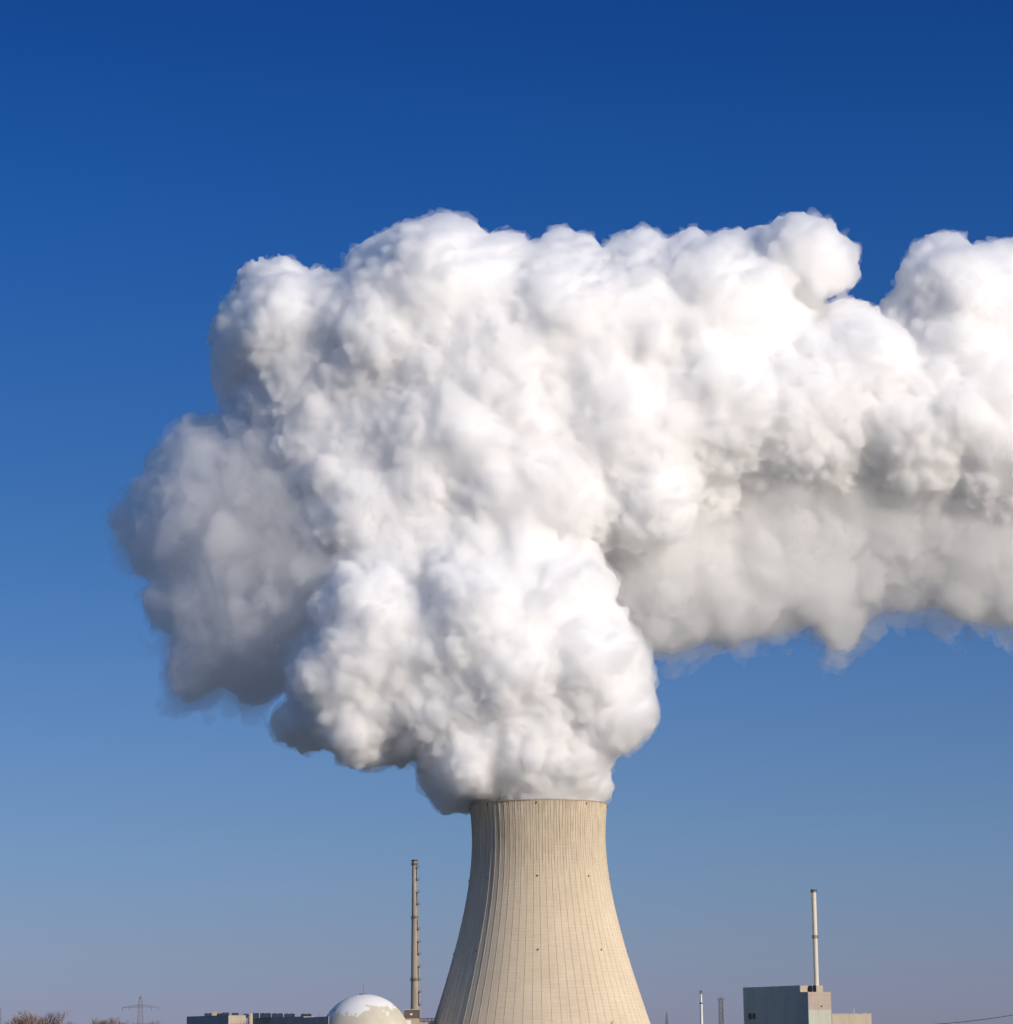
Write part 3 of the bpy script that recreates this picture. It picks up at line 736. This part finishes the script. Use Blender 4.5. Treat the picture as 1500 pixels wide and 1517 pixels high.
def build_plume_meshes(lobes, billows, isos, levels):
    p0 = at(140, 1225, 2000); p1 = at(1790, 290, 2000)
    x0, z0 = p0.x-10, p0.z-8; x1, z1 = p1.x+10, p1.z+12
    y0, y1 = 1790.0, 2120.0
    nx, ny, nz = int((x1-x0)/STEP), int((y1-y0)/STEP), int((z1-z0)/STEP)
    gx = (x0+np.arange(nx)*STEP).astype(np.float32); gy = (y0+np.arange(ny)*STEP).astype(np.float32); gz = (z0+np.arange(nz)*STEP).astype(np.float32)
    X, Z = np.meshgrid(gx, gz, indexing='ij')
    F = np.full((nx, ny, nz), 60.0, np.float32)
    maps = []
    def smin(A, B, k):
        h = np.clip(.5+.5*(B-A)/k, 0, 1)
        return B*(1-h)+A*h - k*h*(1-h)
    def look(A, x, z):
        fi = np.clip((x-x0)/STEP, 0, nx-1.001); fk = np.clip((z-z0)/STEP, 0, nz-1.001)
        i = fi.astype(np.int32); k = fk.astype(np.int32); a = fi-i; b = fk-k
        return (A[i, k]*(1-a)+A[i+1, k]*a)*(1-b)+(A[i, k+1]*(1-a)+A[i+1, k+1]*a)*b
    for pts, Yp, fn, inset, relief in lobes:
        P = poly_at(pts, Yp)
        yc, T, w = fn(X, Z); yc = yc+X*0; d0 = sd_poly(P, X, Z)
        maps.append((d0, Yp))
        Ti = T-inset
        for j in range(ny):
            d = look(d0, X*(Yp/gy[j]), (Z-CAM_Z)*(Yp/gy[j])+CAM_Z)      # the outline is a cone of sight lines, not a prism
            di = d-inset
            q = np.clip((w-di)/w, 0, None)
            sc_ = np.minimum(w, Ti)
            f = (np.sqrt(q*q+((gy[j]-yc)/Ti)**2)-1)*sc_
            F[:, j, :] = smin(F[:, j, :], f.astype(np.float32), 26.0)
    def splat(cx, cy_, cz, r, k, sq=1.0):
        m = r+k+STEP
        i0, i1 = max(0, int((cx-m-x0)/STEP)), min(nx, int((cx+m-x0)/STEP)+2)
        j0, j1 = max(0, int((cy_-m-y0)/STEP)), min(ny, int((cy_+m-y0)/STEP)+2)
        k0, k1 = max(0, int((cz-m-z0)/STEP)), min(nz, int((cz+m-z0)/STEP)+2)
        if i1 <= i0 or j1 <= j0 or k1 <= k0: return
        dx = (gx[i0:i1]-cx)[:, None, None]; dy = (gy[j0:j1]-cy_)[None, :, None]; dz = (gz[k0:k1]-cz)[None, None, :]
        s_ = np.sqrt(dx*dx+dy*dy+dz*dz/(sq*sq))-r
        sub = F[i0:i1, j0:j1, k0:k1]
        F[i0:i1, j0:j1, k0:k1] = smin(sub, s_.astype(np.float32), np.float32(k))
    def grad(ix, iy, iz):
        ix = np.clip(ix, 1, nx-2); iy = np.clip(iy, 1, ny-2); iz = np.clip(iz, 1, nz-2)
        g = np.stack([F[ix+1, iy, iz]-F[ix-1, iy, iz], F[ix, iy+1, iz]-F[ix, iy-1, iz], F[ix, iy, iz+1]-F[ix, iy, iz-1]], -1)
        return g/np.maximum(np.linalg.norm(g, axis=-1, keepdims=True), 1e-6)
    # signed distance to the whole outline (union of lobes), to keep billows inside the traced silhouette
    def sil(lid, c):
        d0, Yp = maps[lid]
        return look(d0, c[:, 0]*Yp/c[:, 1], (c[:, 2]-CAM_Z)*Yp/c[:, 1]+CAM_Z)
    for u, v, rp, Y in billows:
        p = at(u, v, Y); r = rp*Y/F_PX*.93
        if v > 880 and u > 440 and Y < 1890:      # the rising column widens gently above the rim
            h = max(p.z-RIM_Z, 0); Y = 1901-min(39+max(h-4, 0)*.26, 60)-max(0, min(h-60, 80))*.12+(.76 if 640 < u < 850 else .93)*r
            p = at(u, v, Y)
        elif Y < 1935 and r > 18:
            fy, fT, _ = lobe_M(np.array([p.x]), np.array([p.z])); Y = float(fy[0]-fT[0]+6.5)+.80*r
            p = at(u, v, Y)
        splat(p.x, p.y, p.z, r*.88, r*.42, .95)
    # random billows on the current surface, coarse to fine
    for r_mid, spread, dens, prd, kk in levels:
        S = F < 0
        shell_ = S & ~(np.roll(S, 1, 0) & np.roll(S, -1, 0) & np.roll(S, 1, 1) & np.roll(S, -1, 1) & np.roll(S, 1, 2) & np.roll(S, -1, 2))
        idx = np.argwhere(shell_)
        n = int(len(idx)*STEP*STEP*1.1/(r_mid*r_mid*2.2)*dens)
        sel = idx[rng.integers(0, len(idx), n)]
        # leave out most of the unseen far side for speed
        N_ = grad(sel[:, 0], sel[:, 1], sel[:, 2])
        keep = (N_[:, 1] < .75)
        if r_mid < 8: keep &= (N_[:, 1] < .35)
        sel = sel[keep]; N_ = N_[keep]
        c = np.stack([x0+sel[:, 0]*STEP, y0+sel[:, 1]*STEP, z0+sel[:, 2]*STEP], -1)+rng.uniform(-.8, .8, (len(sel), 3))
        rr = r_mid*np.exp(rng.normal(0, spread, len(sel)))
        c = c - N_*(rr*(1-prd))[:, None]
        # keep inside the silhouette of the lobe the billow belongs to, seen from the front
        best = np.full(len(c), -1e9)
        for lid in range(len(lobes)):
            best = np.maximum(best, sil(lid, c))
        rr = np.minimum(rr, np.maximum(best-1.0, 1.2))
        # do not spill in front of the tower's rim
        rad = np.hypot(c[:, 0]-TOWER_C.x, c[:, 1]-TOWER_C.y)
        ok = (rr > r_mid*.35) & ~((c[:, 2]-rr < TZ+3) & (rad+rr > 42) & (c[:, 1] < TOWER_C.y))
        # faces towards the viewer are broad and smooth, the sides and the young steam low down are finely curled
        if r_mid < 8: ok &= ~((N_[:, 1] < -.6) & (c[:, 2] > TZ+150) & (rng.random(len(c)) < .6))
        low = c[:, 2] < TZ+2
        ok &= ~(low & (c[:, 1] < TOWER_C.y-5))
        for (a, b_, c_), r in zip(c[ok], rr[ok]):
            splat(a, b_, c_, r, r*kk, 1.0)
    G = rng.random((64, 64, 64)).astype(np.float32)
    RM = np.linalg.qr(np.random.default_rng(5).normal(size=(3, 3)))[0].astype(np.float32)
    def vnoise(P):
        P = P @ RM
        i = np.floor(P).astype(np.int32); f = (P-i).astype(np.float32); f = f*f*(3-2*f); out = 0
        for a in (0, 1):
            for b in (0, 1):
                for c in (0, 1):
                    wgt = (f[:, 0] if a else 1-f[:, 0])*(f[:, 1] if b else 1-f[:, 1])*(f[:, 2] if c else 1-f[:, 2])
                    out = out+wgt*G[(i[:, 0]+a) & 63, (i[:, 1]+b) & 63, (i[:, 2]+c) & 63]
        return out*2-1
    def roughen(F, iso, rough):
        """billowy fractal noise added to the distance field near the wanted surface"""
        F = F-np.float32(iso)
        if iso > 1:                                       # the shaded undersides fray further
            under = 1/(1+np.exp((Z-at(1200, 850, 1985).z)/6))*np.clip((X-70)/30, 0, 1) + 1/(1+np.exp((Z-at(260, 960, 1990).z)/8))*np.clip((-150-X)/20, 0, 1)
            F = F-(under*4.5).astype(np.float32)[:, None, :]
        tot = sum(a for _, a in rough)*1.3
        I = np.nonzero(np.abs(F) < tot)
        P = np.stack([x0+I[0]*STEP, y0+I[1]*STEP, z0+I[2]*STEP], -1).astype(np.float32)
        P0 = P.copy(); add = np.zeros(len(P), np.float32)
        # broad faces stay smooth, outlines and young steam are finely curled
        fine = np.ones(len(P), np.float32)
        if len(maps) > 1:
            inner = np.clip((look(maps[1][0], P[:, 0]*maps[1][1]/P[:, 1], (P[:, 2]-CAM_Z)*maps[1][1]/P[:, 1]+CAM_Z)-12)/35, 0, 1)
            patch = np.clip(vnoise(P/55.)*1.6+.45, 0, 1)
            fine = (1-.8*inner*patch*np.clip((P[:, 2]-TZ-110)/50, 0, 1)).astype(np.float32)
        for wl, amp in rough:
            if wl < 10: amp = amp*fine
            off = (rng.random(3)*50).astype(np.float32)
            n = vnoise(P0/wl+off)
            add += amp*(np.abs(n)*2.2-.75)                # creases where the noise crosses zero
            P0 = P0+np.stack([n, vnoise(P/wl+off+9), vnoise(P/wl+off+17)], -1)*wl*.25
        rim = np.exp(-np.abs(P[:, 2]-TZ)/8)*(P[:, 1] < TOWER_C.y+25)
        F[I] -= add*(1-.7*rim)
        return F
    F0 = F; meshes = []
    for iso, rough in isos:
        # surface nets
        F = roughen(F0, iso, rough)
        s = F < 0
        s[0] = s[-1] = False; s[:, 0] = s[:, -1] = False; s[:, :, 0] = s[:, :, -1] = False
        F = np.where(s, np.minimum(F, -1e-3), np.maximum(F, 1e-3))
        cnt = np.zeros((nx-1, ny-1, nz-1), np.uint8)
        for a in (0, 1):
            for b in (0, 1):
                for c in (0, 1):
                    cnt += s[a:nx-1+a, b:ny-1+b, c:nz-1+c]
        act = (cnt > 0) & (cnt < 8)
        cells = np.argwhere(act); ids = np.full(act.shape, -1, np.int64); ids[act] = np.arange(len(cells))
        pos = np.zeros((len(cells), 3)); num = np.zeros(len(cells))
        corners = [(a, b, c) for a in (0, 1) for b in (0, 1) for c in (0, 1)]
        for A in corners:
            for ax in range(3):
                if A[ax]: continue
                B = list(A); B[ax] = 1
                fa = F[cells[:, 0]+A[0], cells[:, 1]+A[1], cells[:, 2]+A[2]]; fb = F[cells[:, 0]+B[0], cells[:, 1]+B[1], cells[:, 2]+B[2]]
                cr = (fa < 0) != (fb < 0)
                t = np.where(cr, fa/np.where(cr, fa-fb, 1), 0)
                p = np.repeat(np.array(A, float)[None], len(cells), 0); p[:, ax] = t
                pos += np.where(cr[:, None], p, 0); num += cr
        pos = cells+pos/num[:, None]
        V = np.stack([x0+pos[:, 0]*STEP, y0+pos[:, 1]*STEP, z0+pos[:, 2]*STEP], -1)
        quads = []
        for ax in range(3):
            o1, o2 = [(1, 2), (2, 0), (0, 1)][ax]
            sl0 = [slice(None)]*3; sl1 = [slice(None)]*3
            sl0[ax] = slice(0, -1); sl1[ax] = slice(1, None)
            A = s[tuple(sl0)]; B = s[tuple(sl1)]
            for flip, msk in ((False, A & ~B), (True, B & ~A)):
                e = np.argwhere(msk)
                d1 = np.zeros(3, int); d1[o1] = 1; d2 = np.zeros(3, int); d2[o2] = 1
                q = [e-d1-d2, e-d2, e, e-d1]
                q = np.stack([ids[tuple(k.T)] for k in q], -1)
                quads.append(q[:, ::-1] if flip else q)
        Q = np.concatenate(quads)
        meshes.append((V, Q))
    return meshes
def volume_mat(name, dens, g=0.0):
    m = bpy.data.materials.new(name); m.use_nodes = True
    t = m.node_tree; t.nodes.clear()
    mo = t.nodes.new('ShaderNodeOutputMaterial'); v = t.nodes.new('ShaderNodeVolumeScatter')
    v.inputs['Color'].default_value = (1, 1, 1, 1); v.inputs['Density'].default_value = dens
    v.inputs['Anisotropy'].default_value = g
    t.links.new(v.outputs[0], mo.inputs['Volume'])
    return m
def steam_surface(name, rad):
    """dense steam: light wanders some metres below the surface and comes out again"""
    m = bpy.data.materials.new(name); m.use_nodes = True
    t = m.node_tree; b = t.nodes['Principled BSDF']
    b.subsurface_method = 'RANDOM_WALK'
    b.inputs['Base Color'].default_value = (.985, .985, .985, 1)
    b.inputs['Subsurface Weight'].default_value = 1.0
    b.inputs['Subsurface Radius'].default_value = (1, 1, 1)
    b.inputs['Subsurface Scale'].default_value = rad
    b.inputs['Specular IOR Level'].default_value = 0.0; b.inputs['IOR'].default_value = 1.01
    b.inputs['Roughness'].default_value = 1.0
    return m
def mesh_from(name, V, Q, mat, parent):
    V = V-np.array(parent.location)
    pm = bpy.data.meshes.new(name)
    pm.vertices.add(len(V)); pm.vertices.foreach_set('co', V.astype(np.float32).ravel())
    pm.loops.add(len(Q)*4); pm.loops.foreach_set('vertex_index', Q.astype(np.int32).ravel())
    pm.polygons.add(len(Q)); pm.polygons.foreach_set('loop_start', np.arange(0, len(Q)*4, 4, dtype=np.int32))
    pm.polygons.foreach_set('loop_total', np.full(len(Q), 4, np.int32))
    pm.update(calc_edges=True); pm.materials.append(mat)
    o = bpy.data.objects.new(name, pm); SC.collection.objects.link(o); o.parent = parent
    return o
plume = thing('steam_plume', (TOWER_C.x, TOWER_C.y, TZ), 'enormous white billowing steam plume rising from the cooling tower and drifting right', 'steam')
LV_MAIN = ((19., .25, .7, .17, .4), (11., .25, .9, .22, .35), (6.2, .3, 1.2, .42, .2), (3.6, .25, 1.6, .55, .16))
# a white core some metres inside, the dense steam round it, and thin vapour outside; the far side's drifting
# steam (lower right arm, left lobe) is thinner and lets the sky through
LV_BACK = ((19., .25, .7, .25, .3), (11., .25, 1.0, .36, .25), (6.2, .25, 1.3, .45, .2), (3.6, .25, .8, .55, .16))
D_SHELL, D_WISP, D_DRIFT, D_DWISP = .48, .05, .13, .018
NB = len([b for b in BILLOWS if b[3] < 1978])
front = build_plume_meshes(LOBES[:2], BILLOWS[:-4], [(-8.5, ((24., .6),)), (-.4, ((17., 1.3), (8., 1.8), (4.2, 1.5))), (1.3, ((14., 2.4), (6.5, 2.0), (3.8, 1.3)))], LV_MAIN)
back = build_plume_meshes(LOBES[2:], BILLOWS[-4:], [(-.6, ((19., 2.4), (8., 2.0), (4.2, 1.3))), (2.5, ((24., 6.0), (10., 4.0), (5., 1.8)))], LV_BACK)
for nm, (V, Q), mt in (('steam_core', front[0], steam_surface('steam_core', 14.0)), ('steam_body', front[1], volume_mat('dense_steam', D_SHELL, .55)),
                       ('steam_fringe', front[2], volume_mat('thin_steam', D_WISP, .4)), ('drifting_steam', back[0], volume_mat('drifting_steam', D_DRIFT, .6)),
                       ('drifting_wisp', back[1], volume_mat('drifting_wisp', D_DWISP, .4))):
    print('PLUME', nm, len(V), len(Q))
    o = mesh_from(nm, V, Q, mt, plume)
    if nm == 'steam_core': o.data.polygons.foreach_set('use_smooth', np.ones(len(Q), bool))
